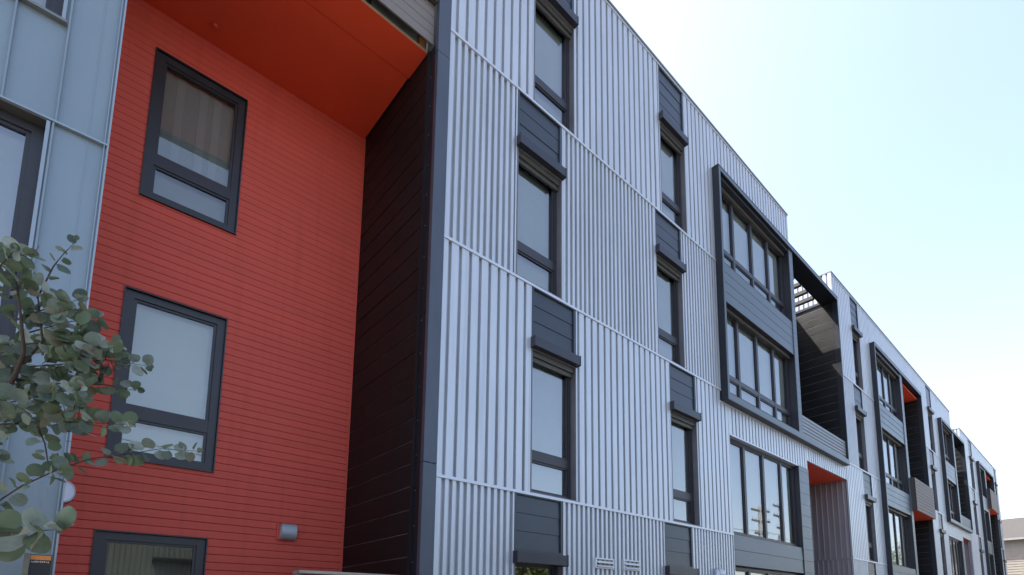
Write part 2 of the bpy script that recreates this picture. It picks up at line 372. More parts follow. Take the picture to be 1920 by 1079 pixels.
# ================================================================= bay types
def bay_open(b, L, xl, xr, div0, div1, splits, top, wallx, w1x1, por0, por1, w1s, blinds=True):
    """projecting frame round two storeys of wide windows and a roofless balcony; window and deep portal below"""
    j1, j2, j3 = L.j
    bot = j2 - .25; t = top+E0
    fr = MB()
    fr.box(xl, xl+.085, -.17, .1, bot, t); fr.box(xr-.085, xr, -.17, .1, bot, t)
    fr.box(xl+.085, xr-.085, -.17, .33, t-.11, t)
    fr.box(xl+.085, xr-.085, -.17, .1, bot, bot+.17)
    fr.build('bay_frame', 'bayframe_shade', b, bevel=.004)
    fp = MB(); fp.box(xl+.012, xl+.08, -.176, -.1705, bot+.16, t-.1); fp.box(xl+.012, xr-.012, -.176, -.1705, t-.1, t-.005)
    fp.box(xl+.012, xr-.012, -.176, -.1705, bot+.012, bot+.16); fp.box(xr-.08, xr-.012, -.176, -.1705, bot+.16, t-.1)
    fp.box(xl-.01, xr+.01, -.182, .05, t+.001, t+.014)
    fp.build('frame_lit_face', 'panel_light', b)  # added front plates, paler to stand for the sky sheen on the fronts
    x0 = xl+.087; x1 = div0-.01
    s3 = j3+.02; h3 = t-.2; s2 = j2-.01; h2 = j3-.95
    for (zs, zh, tr) in ((s3, h3, s3+.52), (s2, h2, s2+.5)):
        window(b, x0, x1, zs, zh, .07, splits, tr, .06, 'blind', None, tb=.05)
        rv = MB(); rv.box(x1, x1+.012, -.115, .14, zs, zh); rv.box(x0, x1, -.115, .14, zh, zh+.015)
        rv.build('window_reveal', 'charcoal', b)
        hr = MB(); hr.box(x0, x1-.002, .0, .069, zh-.07, zh-.002); hr.build('window_head', 'headrail', b)
    board_panel(b, x0, x1+.005, h2+.016, s3-.004, -.105, 4, 'panel_light')
    board_panel(b, x0, x1+.005, h3+.016, t-.112, -.105, 1, 'charcoal')
    board_panel(b, x0, x1+.005, bot+.172, s2-.004, -.105, 1, 'panel_light')
    # divider of short boards between windows and balcony
    dv = MB(); boards(dv, div0, div1, bot+.172, t-.112, -.125, .19, .006, .008)
    dv.quad((div0, -.125, bot+.17), (div0, -.125, t-.11), (div0, .2, t-.11), (div0, .2, bot+.17))
    dv.quad((div1, -.125, t-.11), (div1, -.125, bot+.17), (div1, 1.9, bot+.17), (div1, 1.9, t-.11))
    dv.build('divider_panel', 'panel_light', b)
    # balcony recess
    bx1 = xr-.087; D = 1.9
    wl = MB(); boards_side(wl, bx1, .0, D, bot+.17, t-.06, .275, .012)
    wl.build('balcony_wall', ['brown', 'edge_metal_highlight'], b)
    bk = MB(); boards(bk, div1, bx1, bot+.17, L.roof, D, .275)
    bk.build('balcony_back_wall', 'brown', b)
    fl = MB(); fl.box(div1, bx1, -.06, D, bot+.172, bot+.2); fl.build('balcony_floor', 'dark', b)
    tc = MB(); tc.box(bx1-.03, bx1+.12, .34, D, t-.06, t+.02); tc.build('wall_cap', 'charcoal', b)
    rl = MB(); n = 6; z = bot+.18; hgt = (j2+.52-z)/n
    for i in range(n): rl.box(div1+.004, bx1-.004, -.11, -.085, z+i*hgt, z+(i+1)*hgt-.022)
    rl.box(div1+.004, bx1-.004, -.084, -.07, z, j2+.5)
    rl.build('balcony_rail', 'railgrey', b)
    sl = MB(); x = bx1-.6
    while x > div1+.1:
        sl.box(x-.06, x+.06, .34, D-.002, t-.13, t-.02); x -= .5
    sl.build('pergola_slats', 'plankend', b)
    # storey below
    wb = j1+.03; wt = j2-.93
    window(b, wallx, w1x1, wb, wt, .11, w1s, None, .06, 'blind')
    window(b, wallx, w1x1, j1-2.9, j1-.66, .11, w1s, None, .06, 'blind', j1-1.0)
    rv = MB(); rv.box(w1x1, w1x1+.02, -.02, .2, j1-2.9, wt); rv.build('window_reveal', 'charcoal', b)
    board_panel(b, wallx, w1x1, j1-.65, j1+.02, .0, 2, 'panel_light')
    st = MB(); boards(st, w1x1+.02, por0, .25, wt+.02, -.02, .3, .008, .01)
    st.quad((por0, -.02, wt+.02), (por0, -.02, .25), (por0, 2.0, .25), (por0, 2.0, wt+.02))
    st.build('side_boards', 'panel_light', b)
    rv = MB(); rv.box(wallx-.02, w1x1+.02, -.01, .2, wt, wt+.03); rv.build('window_head', 'silver_trim', b)
    # strip of cladding between the window head and the bay frame
    pt = j2-.65
    for xa, xb, za in ((wallx-.02, por0, wt+.03), (por0, por1, pt)):
        cl = MB(); corrugate(cl, xa, xb, za, bot-.03, WIDE); cl.build('corrugated_cladding', 'silver', b)
    cl = MB(); cl.box(xl-.05, por1, -.014, .062, bot-.03, bot); cl.build('joint_flashing', 'silver_trim', b)
    # portal
    sf = MB(); sf.box(por0, por1, .055, 2.0, pt, pt+.03); sf.build('portal_soffit', 'soffit', b)
    pw = MB()
    for (za, zb, step) in ((j1+.02, pt, .172), (.15, j1-.02, .152)):
        pw = MB(); y = .12; prof = [(por1, .05), (por1, y)]
        while y < 1.9:
            prof += [(por1-.03, y+.01), (por1-.03, y+.04), (por1, y+.05), (por1, y+step)]; y += step
        prof.append((por1, 2.0))
        pw.extrude_z(prof, za, zb); pw.build('portal_wall', 'portal', b)
    pw = MB(); pw.box(por1-.035, por1, .06, 2.0, j1-.02, j1+.02); pw.build('joint_flashing', 'portal', b)
    bw = MB(); boards(bw, por0, por1, .15, pt, 2.0, .3); bw.build('portal_back_wall', 'brown', b)

def bay_closed(b, L, xl, xr, div0, div1, splits, top, box_f, wallx):
    """full height frame: wide windows on every floor beside a dark recess holding a planked balcony box"""
    j1, j2, j3 = L.j; t = top+E0
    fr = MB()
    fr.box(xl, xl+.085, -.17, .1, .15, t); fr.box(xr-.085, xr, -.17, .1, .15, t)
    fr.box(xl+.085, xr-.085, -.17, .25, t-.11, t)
    fr.build('bay_frame', 'bayframe_shade', b, bevel=.004)
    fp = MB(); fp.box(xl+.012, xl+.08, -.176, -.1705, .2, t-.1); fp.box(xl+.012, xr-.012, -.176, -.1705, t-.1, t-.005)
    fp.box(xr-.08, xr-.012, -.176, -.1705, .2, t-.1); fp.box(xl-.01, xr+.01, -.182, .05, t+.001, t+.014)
    fp.build('frame_lit_face', 'panel_light', b)  # paler added plates carry the brighter, sky-lit front of the frame
    x0 = xl+.087; x1 = div0-.01; bx1 = xr-.087
    rows = [(j3+.0, t-.25, j3+.5), (j2-.02, j3-.95, j2+.45), (j1+.03, j2-.88, None), (j1-2.9, j1-.7, None)]
    for zs, zh, tr in rows:
        window(b, x0, x1, zs, zh, .07, splits, tr, .06, 'blind' if zs > j1 else None, None, tb=.05)
        rv = MB(); rv.box(x1, x1+.012, -.115, .14, zs, zh); rv.box(x0, x1, -.115, .14, zh, zh+.015)
        rv.build('window_reveal', 'charcoal', b)
        hr = MB(); hr.box(x0, x1-.002, .0, .069, zh-.07, zh-.002); hr.build('window_head', 'headrail', b)
    for (za, zb), n in zip(((rows[1][1], rows[0][0]), (rows[2][1], rows[1][0]), (rows[3][1], rows[2][0]), (rows[0][1], t-.112)), (4, 4, 3, 1)):
        board_panel(b, x0, x1+.005, za+.016, zb-.004, -.105, n, 'panel_light' if n > 1 else 'charcoal')
    dv = MB(); boards(dv, div0, div1, .2, t-.112, -.125, .19, .006, .008)
    dv.quad((div0, -.125, .2), (div0, -.125, t-.11), (div0, .2, t-.11), (div0, .2, .2))
    dv.quad((div1, -.125, t-.11), (div1, -.125, .2), (div1, 1.6, .2), (div1, 1.6, t-.11))
    dv.build('divider_panel', 'panel_light', b)
    wl = MB(); boards_side(wl, bx1, .0, 1.6, .15, t-.25, .275, .012)
    wl.build('recess_wall', ['brown', 'edge_metal_highlight'], b)
    bk = MB(); boards(bk, div1, bx1, .15, t-.25, 1.6, .275); bk.build('recess_back_wall', 'brown', b)
    sf = MB(); sf.box(div1, bx1, .0, 1.6, t-.25, t-.22); sf.build('recess_soffit', 'soffit', b)
    ph = L.j[box_f-1]
    z0, z1 = ph-.64, ph+.72
    bb = MB(); z = z0
    while z < z1-.05: bb.box(div1-.1, bx1+.03, -.3, -.275, z, z+.122); z += .136
    bb.build('balcony_front', 'plank', b)
    be = MB(); be.quad((div1-.1, -.3, z0), (div1-.1, -.3, z1), (div1-.1, -.126, z1), (div1-.1, -.126, z0))
    be.quad((bx1+.03, -.3, z1), (bx1+.03, -.3, z0), (bx1+.03, -.172, z0), (bx1+.03, -.172, z1))
    be.quad((div1-.1, -.3, z1), (bx1+.03, -.3, z1), (bx1+.03, -.2, z1), (div1-.1, -.2, z1))
    be.quad((div1-.1, -.2, z1), (bx1+.03, -.2, z1), (bx1+.03, -.2, z0), (div1-.1, -.2, z0))
    be.box(div1-.09, bx1+.02, -.26, -.205, z0+.01, z1-.01); be.build('balcony_side', 'plankend', b)
    bs = MB(); bs.box(div1+.002, bx1-.002, -.29, 1.6, z0-.002, z0+.02); bs.build('balcony_soffit', 'soffit', b)
    bf = MB(); bf.box(div1+.002, bx1-.002, -.18, 1.6, z0+.03, z0+.2); bf.build('balcony_floor', 'roof', b)

def parapet(b, x0, x1, z, top0=None):
    mb = MB(); mb.box(x0-.02, x1+.02, -.03, .28, z-.012, z+.03)
    mb.build('parapet_cap', 'cap', b)

def core(b, boxes):
    mb = MB()
    for q in boxes: mb.box(*q)
    mb.build('wall', 'room', b)

# ================================================================= block A
def thing_block(x0, x1, label):
    return thing('apartment_block', ((x0+x1)/2, 0, 0), label, 'building', 'attached metal-clad apartment blocks along the street')
A = thing_block(3.08, 17.3, 'nearest silver corrugated apartment block beside the red siding, with two columns of hooded windows')
CA = {4: (4.70, 5.58), 3: (4.40, 5.30), 2: (4.70, 5.60), 1: (4.43, 5.33)}
CB = {4: (7.98, 8.87), 3: (7.75, 8.625), 2: (8.08, 8.975), 1: (7.80, 8.70)}
xA = 3.255; bay = 9.97
storey(A, LA, 4, [(xA, bay)], [CA[4], CB[4]])
storey(A, LA, 3, [(xA, bay)], [CA[3], CB[3]])
storey(A, LA, 2, [(xA, 10.26)], [CA[2], CB[2]])
storey(A, LA, 1, [(xA, 10.26)], [CA[1], CB[1]])
for f in (4, 3, 2, 1):
    narrow_window(A, LA, f, *CA[f]); narrow_window(A, LA, f, *CB[f])
mb = MB(); corrugate(mb, bay, 14.02, 10.11+E0+.005, LA.roof-.06, WIDE)
mb.box(14.02, 14.06, -.004, .26, 10.11+E0, LA.roof-.03); mb.build('corrugated_cladding', 'silver', A)
mb = MB(); mb.box(bay, 14.04, -.012, .04, LA.roof-.06, LA.roof-.014); mb.box(xA, bay, -.012, .04, LA.roof-.06, LA.roof-.014)
mb.build('parapet_trim', 'silver_trim', A)
bay_open(A, LA, 9.97, 17.30, 13.72, 13.95, (10.98, 11.92, 12.82), 10.11, 10.28, 13.78, 14.40, 17.45, (11.09, 12.02, 12.98))
parapet(A, 3.08, 14.04, LA.roof)
# corner trim and return wall into the red recess
mb = MB()
for za, zb in ((.15, 3.4), (3.406, 8.95), (8.956, LA.roof-.012)):
    mb.box(3.08, 3.257, -.012, .06, za, zb)
mb.build('corner_trim', 'blue_trim', A, bevel=.004)
mb = MB()
for za, zb in ((.15, 3.1), (3.104, 5.3), (5.304, 9.1)): mb.box(3.082, 3.2, .06, .20, za, zb)
mb.box(3.06, 3.2, .20, .218, .15, 9.1); mb.box(3.066, 3.2, .236, .262, .15, 9.1)
mb.build('return_strip', 'black', A)
mb = MB()
for i in range(30):
    z = .5+i*.43
    if z < 9: mb.box(3.078, 3.084, .155, .163, z, z+.008)
mb.build('rivets', 'galv', A)
mb = MB(); boards_side(mb, 3.082, .262, 2.2, 1.6+.7056-.2845*7, 7.55+E0, .2845, .013)
mb.build('lap_siding', ['brown_matte', 'edge_metal_highlight'], A)
core(A, [(3.12, 9.9, .68, 11.5, .1, LA.roof-.1), (9.9, 13.9, .7, 11.5, .1, LA.roof-.1), (13.9, 17.25, 1.95, 11.5, 4.5+E0, LA.roof),
         (13.9, 17.5, 2.05, 11.5, .1, 4.45+E0), (13.96, 17.3, .05, 1.95, 4.2+E0, 4.52+E0)])
mb = MB(); mb.box(3.1, 17.28, 0.28, 11.6, LA.roof-.09, LA.roof-.05); mb2 = MB(); mb2.box(3.1, 13.95, .05, 11.6, LA.roof-.09, LA.roof-.05); mb2.box(13.95, 17.25, 1.95, 11.6, LA.roof+.002, LA.roof+.03)
mb2.build('roof', 'roof', A)

# ================================================================= block B
B = thing_block(17.32, 37.2, 'second silver apartment block along the row, holding a full-height framed bay with planked balcony box')
CC = {4: (19.02, 19.82), 3: (18.72, 19.6), 2: (19.04, 19.92), 1: (18.83, 19.66)}
CD = {4: (29.43, 30.4), 3: (29.02, 29.88), 2: (29.58, 30.46), 1: (29.1, 29.96)}
b2l, b2r, b3l, b3r = 20.9, 27.65, 31.47, 37.3
for f in (4, 3, 2, 1):
    x0 = 17.32 if f > 2 else 17.5
    storey(B, LB, f, [(x0, b2l), (b2r, b3l if f > 2 else 31.52)], [CC[f], CD[f]])
    narrow_window(B, LB, f, *CC[f]); narrow_window(B, LB, f, *CD[f])
mb = MB(); corrugate(mb, b2l, b2r, 9.97+E0, LB.roof-.06, WIDE); mb.build('corrugated_cladding', 'silver', B)
mb = MB(); corrugate(mb, b3l, 34.72, 9.87+E0, LB.roof-.06, WIDE)
mb.box(34.72, 34.76, -.004, .26, 9.87+E0, LB.roof-.03); mb.build('corrugated_cladding', 'silver', B)
mb = MB(); mb.box(17.32, 34.74, -.012, .04, LB.roof-.06, LB.roof-.014); mb.build('parapet_trim', 'silver_trim', B)
# parapet return facing the balcony gap of the first block
mb = MB(); prof = [(17.305, -.002), (17.305, .10)]; y = .10
while y < 3.0:
    prof += [(17.345, y+.012), (17.345, y+.05), (17.305, y+.062), (17.305, y+.16)]; y += .16
mb.extrude_z(prof[::-1], 9.9+E0, LB.roof-.02)
mb.build('parapet_return', 'silver', B)
mb = MB(); mb.box(17.29, 17.6, .281, 3.0, LB.roof-.012, LB.roof+.03); mb.build('parapet_cap', 'cap', B)
bay_closed(B, LB, b2l, b2r, 24.3, 24.6, (21.85, 22.68, 23.5), 9.96, 2, 20.9)
bay_open(B, LB, b3l, b3r, 34.2, 34.5, (32.3, 32.95, 33.6), 9.86, 31.54, 34.6, 35.15, 37.45, (32.3, 33.1, 33.9))
parapet(B, 17.32, 34.74, LB.roof)
core(B, [(17.52, 24.3, .68, 11.5, .1, LB.roof-.1), (24.3, 27.6, 1.65, 11.5, .1, LB.roof-.1), (24.62, 27.6, .26, 1.65, 9.8+E0, LB.roof-.1), (27.6, 34.4, .68, 11.5, .1, LB.roof-.1),
         (34.4, 37.25, 1.95, 11.5, 4.5+E0, LB.roof), (34.4, 37.5, 2.05, 11.5, .1, 4.4+E0), (34.52, 37.2, .06, 1.95, 4.15+E0, 4.46+E0)])
mb = MB(); mb.box(17.36, 34.6, .05, 11.6, LB.roof-.09, LB.roof-.05); mb.build('roof', 'roof', B)

# ================================================================= block C
C3 = thing_block(37.4, 50.9, 'farthest silver apartment block ending the row, next to the cream house')
CE = {4: (39.68, 40.75), 3: (39.35, 40.35), 2: (39.85, 40.85), 1: (39.4, 40.4)}
CF = {4: (49.3, 50.2), 3: (49.0, 49.9), 2: (49.4, 50.3), 1: (49.1, 50.0)}
b4l, b4r = 41.88, 47.6
for f in (4, 3, 2, 1):
    x0 = 37.32 if f > 2 else 37.5
    storey(C3, LC, f, [(x0, b4l), (b4r, 50.9)], [CE[f], CF[f]])
    narrow_window(C3, LC, f, *CE[f]); narrow_window(C3, LC, f, *CF[f])
mb = MB(); corrugate(mb, b4l, b4r, 9.72+E0, LC.roof-.06, WIDE); mb.build('corrugated_cladding', 'silver', C3)
mb = MB(); mb.box(37.32, 50.9, -.012, .04, LC.roof-.06, LC.roof-.014); mb.build('parapet_trim', 'silver_trim', C3)
mb = MB(); prof = [(37.305, -.002), (37.305, .10)]; y = .10
while y < 3.0:
    prof += [(37.345, y+.012), (37.345, y+.05), (37.305, y+.062), (37.305, y+.16)]; y += .16
mb.extrude_z(prof[::-1], 9.7+E0, LC.roof-.02); mb.build('parapet_return', 'silver', C3)
mb = MB(); mb.box(37.29, 37.6, .281, 3.0, LC.roof-.012, LC.roof+.03); mb.build('parapet_cap', 'cap', C3)
bay_closed(C3, LC, b4l, b4r, 44.1, 44.4, (42.6, 43.15, 43.65), 9.7, 3, 41.9)
parapet(C3, 37.32, 50.9, LC.roof)
core(C3, [(37.52, 44.1, .68, 11.5, .1, LC.roof-.1), (44.1, 47.55, 1.65, 11.5, .1, LC.roof-.1), (44.42, 47.55, .26, 1.65, 9.55+E0, LC.roof-.1), (47.55, 50.85, .68, 11.5, .1, LC.roof-.1), (50.8, 50.88, .06, .68, .1, LC.roof-.1)])
mb = MB(); mb.box(37.36, 50.86, .05, 11.6, LC.roof-.09, LC.roof-.05); mb.build('roof', 'roof', C3)

# ================================================================= grey and red building on the left
G = thing('apartment_building', (0, 0, 0), 'blue-grey standing seam building with deep red sided recess under an orange-red soffit', 'building')
def seam_field(mb, x0, x1, z0, z1, xs):
    mb.quad((x0, 0, z0), (x1, 0, z0), (x1, 0, z1), (x0, 0, z1))
    for x in xs: mb.box(x-.006, x+.006, -.028, 0, z0, z1)
JG = 3.895+E0; JG2 = .85+E0
gx1 = .128
mb = MB()
# upper storey field, left with the opening of a window (-1.25 .. -0.235)
WX0, WX1 = -1.25, -.235
seam_field(mb, -3.2, WX0, JG, 9.6+E0, (-2.8, -2.2, -1.6))
seam_field(mb, WX0, WX1, JG, 4.79+E0, (-1.06, -.77, -.478))
seam_field(mb, WX0, WX1, 6.9+E0, 9.6+E0, (-1.06, -.77, -.478))
seam_field(mb, WX1, .10, JG, 9.6+E0, (-.187,))
seam_field(mb, -3.2, WX0, .15, JG, (-2.8, -2.2, -1.6))
seam_field(mb, WX0, WX1, .15, 1.75+E0, (-1.06, -.77, -.478))
seam_field(mb, WX1, .10, .15, JG, (-.197,))
mb.build('standing_seam_cladding', 'seam', G)
mb = MB()
for za, zb in ((.15, 1.35+E0), (1.35+E0+.004, JG), (JG+.012, 9.6+E0)):
    mb.box(.10, .106, -.03, .03, za, zb); mb.box(.106, .118, -.006, .03, za, zb); mb.box(.118, .130, -.034, .04, za, zb)
mb.box(.002, .005, -.0035, 0, .15, JG-.01); mb.box(.002, .005, -.0035, 0, JG+.01, 9.6+E0)
mb.build('edge_flange', 'seam_trim', G)
mb = MB(); mb.box(-3.2, .131, -.036, .02, JG-.004, JG+.012); mb.build('joint_flashing', 'seam_trim', G)
for zs, zh in ((4.80+E0, 6.9+E0), (1.77+E0, JG-.005)):
    rv = MB(); rv.box(WX1-.0, WX1+.022, -.03, .12, zs, zh-.01); rv.box(WX0-.022, WX0, -.03, .12, zs, zh-.01)
    rv.build('window_reveal', 'seam_trim', G)
    hd = MB(); hd.box(WX0, WX1, -.004, .16, zh-.001, zh+.002); hd.build('window_head', 'headrail', G)
    si = MB(); si.box(WX0-.03, WX1+.035, -.05, .12, zs-.022, zs); si.build('window_sill', 'cap', G)
    window(G, WX0, WX1, zs+.002, zh-.002, .10, (), None, .075, 'blind')
core(G, [(-3.2, .10, .72, 11.5, .1, 9.55+E0), (.05, 3.0, 2.95, 11.5, .1, 11.2+E0), (-3.2, .09, 2.3, 11.5, 9.5+E0, 11.2+E0)])
mb = MB(); mb.quad((.126, .04, .15), (.126, 2.2, .15), (.126, 2.2, 9.6+E0), (.126, .04, 9.6+E0)); mb.build('return_wall', 'seam', G)
mb = MB(); mb.box(-3.2, .13, .02, 11.5, 9.6+E0, 9.65+E0); mb.box(-3.2, 3.08, 2.2, 11.5, 11.22+E0, 11.28+E0); mb.build('roof', 'roof', G)
# red siding with three window openings
Y2 = 2.2; SZ = 7.53+E0
RW = [(.50, 1.465, 5.01+E0, 7.00+E0), (.472, 1.458, 1.79+E0, 3.80+E0), (.458, 1.457, -1.2+E0, .95+E0)]
mb = MB(); step = .0955; z = .956+E0-.0955*26
while z < 11.2+E0:
    zt = z+step
    cut = [w for w in RW if w[2] < zt-.001 and w[3] > z+.001]
    segs = [(.127, 3.08)]
    for w in cut: segs = [(.127, w[0]), (w[1], 3.08)]
    zz0, zz1 = z, zt
    for a, c in segs: boards(mb, a, c, zz0, zz1, Y2, step, .011, .016)
    for w in cut:                             # slivers above / below an opening edge inside this board
        if zt > w[3]+.012 and z < w[3]: mb.quad((w[0], Y2, w[3]), (w[1], Y2, w[3]), (w[1], Y2, zt), (w[0], Y2, zt))
        if z < w[2]-.012 and zt > w[2]: boards(mb, w[0], w[1], z, w[2], Y2, step, .011, .016)
    z = zt
mb.box(3.062, 3.079, Y2-.012, Y2+.02, .1, SZ)
mb.build('red_siding', 'red', G)
for i, (a, c, zs, zh) in enumerate(RW):
    rv = MB(); reveal(rv, a, c, zs, zh, Y2-.02, Y2+.1, .012); rv.build('window_reveal', 'charcoal', G)
    tr = zs + (.54 if i == 0 else .555)
    w = window(G, a+.001, c-.001, zs+.001, zh-.001, Y2+.02, (), tr if i < 2 else zs+.5, .085,
               'blind_mid' if i == 0 else ('blind' if i == 1 else None), None, tb=.07, glass='glass_plain')
    w['label'] = ('charcoal window with grey striped blind', 'charcoal window with pale blind down', 'charcoal window cut by the bottom edge')[i]
    if i == 0:
        st = MB()
        for xa in (.74, .98, 1.13): st.box(xa, xa+.085, Y2+.128, Y2+.131, tr+.08, zh-.1)
        st.build('blind_stripe', 'stripe', w)
# soffit: two sheets with a joint
mb = MB(); mb.box(.13, 3.06, .78+.007, Y2-.002, SZ, SZ+.03); mb.box(.13, 3.075, .28, .78-.007, SZ, SZ+.03)
mb.build('soffit', 'soffit', G)
mb = MB(); mb.box(.13, 3.07, .262, .279, SZ+.004, SZ+.026); mb.build('plywood_edge', 'ply', G)
mb = MB(); mb.tube([(1.0, 1.88, SZ), (1.0, 1.88, SZ-.03)], .02, 10); mb.tube([(1.0, 1.88, SZ-.03), (1.0, 1.88, SZ-.05)], [.034, .02], 10)
mb.build('sprinkler_head', 'soffit', G)
mb = MB(); mb.box(2.31, 2.93, .285, .30, 7.535+E0, 7.98+E0); mb.build('steel_beam', 'steel', G)
mb = MB(); mb.box(.13, 3.07, .02, 2.19, 8.1+E0, 8.2+E0); mb.box(.13, 3.07, .5, .52, 7.57+E0, 8.1+E0)
for x in (.6, 1.2, 1.75, 2.05, 2.16, 2.26): mb.box(x-.03, x+.03, .285, .4, 7.56+E0, 8.0+E0)
mb.build('joist_cavity', 'dark', G)
mb = MB(); mb.box(2.955, 3.045, .27, .33, 7.565+E0, 7.70+E0); mb.build('timber_block', 'wood', G, bevel=.004)
mb = MB(); mb.tube([(3.055, .27, 7.56+E0), (3.055, .27, 7.76+E0)], .018, 10)
mb.tube([(2.93, .36, 7.565+E0), (2.93, .36, 7.7+E0)], .012, 8); mb.tube([(2.28, .33, 7.565+E0), (2.28, .33, 7.8+E0)], .01, 8); mb.tube([(2.2, .3, 7.6+E0), (2.36, .32, 7.61+E0)], .008, 8)
mb.build('pipe', 'galv', G)
mb = MB()
z = 7.515+E0
for i in range(9):
    mb.box(.13, 3.068, .10, .125, z, z+.132); z += .1385
mb.build('spandrel_planks', 'plank', G, bevel=.002)
mb = MB(); mb.box(.13, 3.07, .14, .16, 7.55+E0, 8.75+E0); mb.build('spandrel_backing', 'black', G)

# ================================================================= lamps, vents, fence, sign
def wall_lamp(x0, ymid_face, z, rot, label):
    """half-round bulkhead light: the drum lies along the wall, frosted caps at both ends"""
    o = thing('wall_lamp', (x0, ymid_face, z), label, 'lamp', 'half-round wall lamps')
    o.rotation_euler = (0, 0, rot)
    W = WORLD[o.name]; Lh, Rr, H = .092, .10, .11
    def prof(k=1., n=14):
        return [(-Rr*k*math.sin(math.pi*i/n)**.7 if 0 < i < n else 0., -H*k*math.cos(math.pi*i/n)) for i in range(n+1)]
    mb = MB(); p = prof()
    for (y0, q0), (y1, q1) in zip(p, p[1:]):
        mb.quad((-Lh, y0-.02, q0), (Lh, y0-.02, q0), (Lh, y1-.02, q1), (-Lh, y1-.02, q1))
    for s in (-1, 1):
        k2 = prof(.86)
        for (a, c), (d, e), (a2, c2), (d2, e2) in zip(p, p[1:], k2, k2[1:]):
            mb.quad((s*Lh, a-.02, c), (s*Lh, d-.02, e), (s*Lh, d2-.024, e2), (s*Lh, a2-.024, c2))
    mb.v = [tuple(Vector(v)+W) for v in mb.v]; mb.build('lamp_body', 'lampgrey', o, smooth=False)
    for s in (-1, 1):
        lb = MB(); lb.poly([(s*(Lh-.004), a-.024, c) for a, c in prof(.87)])
        lb.v = [tuple(Vector(v)+W) for v in lb.v]; lb.build('lens', 'lens', o)
    bp = MB(); bp.box(-Lh-.035, Lh+.005, -.02, 0, -.1, .1); bp.v = [tuple(Vector(v)+W) for v in bp.v]
    return o, bp
o, bp = wall_lamp(2.335, Y2-.001, 1.128+E0, 0, 'grey half-round wall lamp on the red siding near the dark brown corner'); bp.build('base_plate', 'red', o)
o, bp = wall_lamp(.127, 1.8, 1.255+E0, R(90), 'round white-faced wall lamp peeping past the grey wall edge over red siding'); bp.build('base_plate', 'lampgrey', o)
o, bp = wall_lamp(9.55, -.005, .80+E0, 0, 'small pale wall lamp low on the silver corrugated wall'); bp.build('base_plate', 'lampgrey', o)

def wall_vent(x0, x1, z0, z1, label):
    o = thing('wall_vent', ((x0+x1)/2, 0, z0), label, 'vent', 'louvred wall vents')
    mb = MB(); t = .022
    mb.box(x0, x1, -.03, .03, z0, z0+t); mb.box(x0, x1, -.03, .03, z1-t, z1)
    mb.box(x0, x0+t, -.03, .03, z0+t, z1-t); mb.box(x1-t, x1, -.03, .03, z0+t, z1-t); mb.box(x0+t, x1-t, .0, .03, z0+t, z1-t)
    mb.build('vent_frame', 'vent', o, bevel=.003)
    h = (z1-z0-2*t)/2
    for i in range(2):
        za = z0+t+i*h
        lv = MB(); lv.poly([(x0+t, -.052, za+.006), (x1-t, -.052, za+.006), (x1-t, -.012, za+h*.62), (x0+t, -.012, za+h*.62)])
        lv.poly([(x0+t, -.012, za+h*.62), (x1-t, -.012, za+h*.62), (x1-t, -.044, za), (x0+t, -.044, za)])
        lv.box(x0+t, x1-t, -.054, -.044, za, za+.008)
        lv.build('louvre', 'vent', o)
wall_vent(5.99, 6.41, .715+E0, .878+E0, 'pale double-slot wall vent nearer the hooded ground-floor window with tree reflection')
wall_vent(6.65, 7.06, .72+E0, .892+E0, 'pale double-slot wall vent farther along, right one of the pair')

fe = thing('fence', (2.4, .45, 0), 'weathered timber fence with flat cap across the foot of the red recess', 'fence')
mb = MB(); mb.box(1.935, 3.05, .36, .56, .455+E0, .487+E0); mb.build('cap_rail', 'fence', fe, bevel=.004)
mb = MB(); z = .1
while z < 2.0: mb.box(1.98, 3.05, .44, .465, z, min(z+.14, 2.05)); z += .15
mb.build('fence_board', 'fence', fe)
for x in (1.95, 2.5, 2.98):
    mb = MB(); mb.box(x, x+.07, .466, .536, 0.02, 2.055); mb.build('post', 'fence', fe)

sg = thing('sign', (.04, -.26, 0), 'black notice board with orange header and faded lettering at lower left', 'sign')
mb = MB(); mb.box(-.036, -.008, -.31, -.25, .02, .455+E0); mb.build('post', 'olive', sg, bevel=.003)
mb = MB(); mb.box(-.006, .102, -.285, -.255, .5, .45+E0); mb.build('board', 'signblack', sg, bevel=.002)
mb = MB(); mb.box(-.004, .098, -.29, -.2855, .412+E0, .444+E0); mb.build('header', 'signorange', sg)
mb = MB(); x = .0
rr = random.Random(3)
while x < .092:
    w = rr.uniform(.004, .008); mb.box(x, x+w, -.2875, -.2855, .392+E0+rr.uniform(0, .003), .403+E0+rr.uniform(-.002, .003)); x += w+rr.uniform(.0015, .004)
mb.build('lettering', 'signwhite', sg)

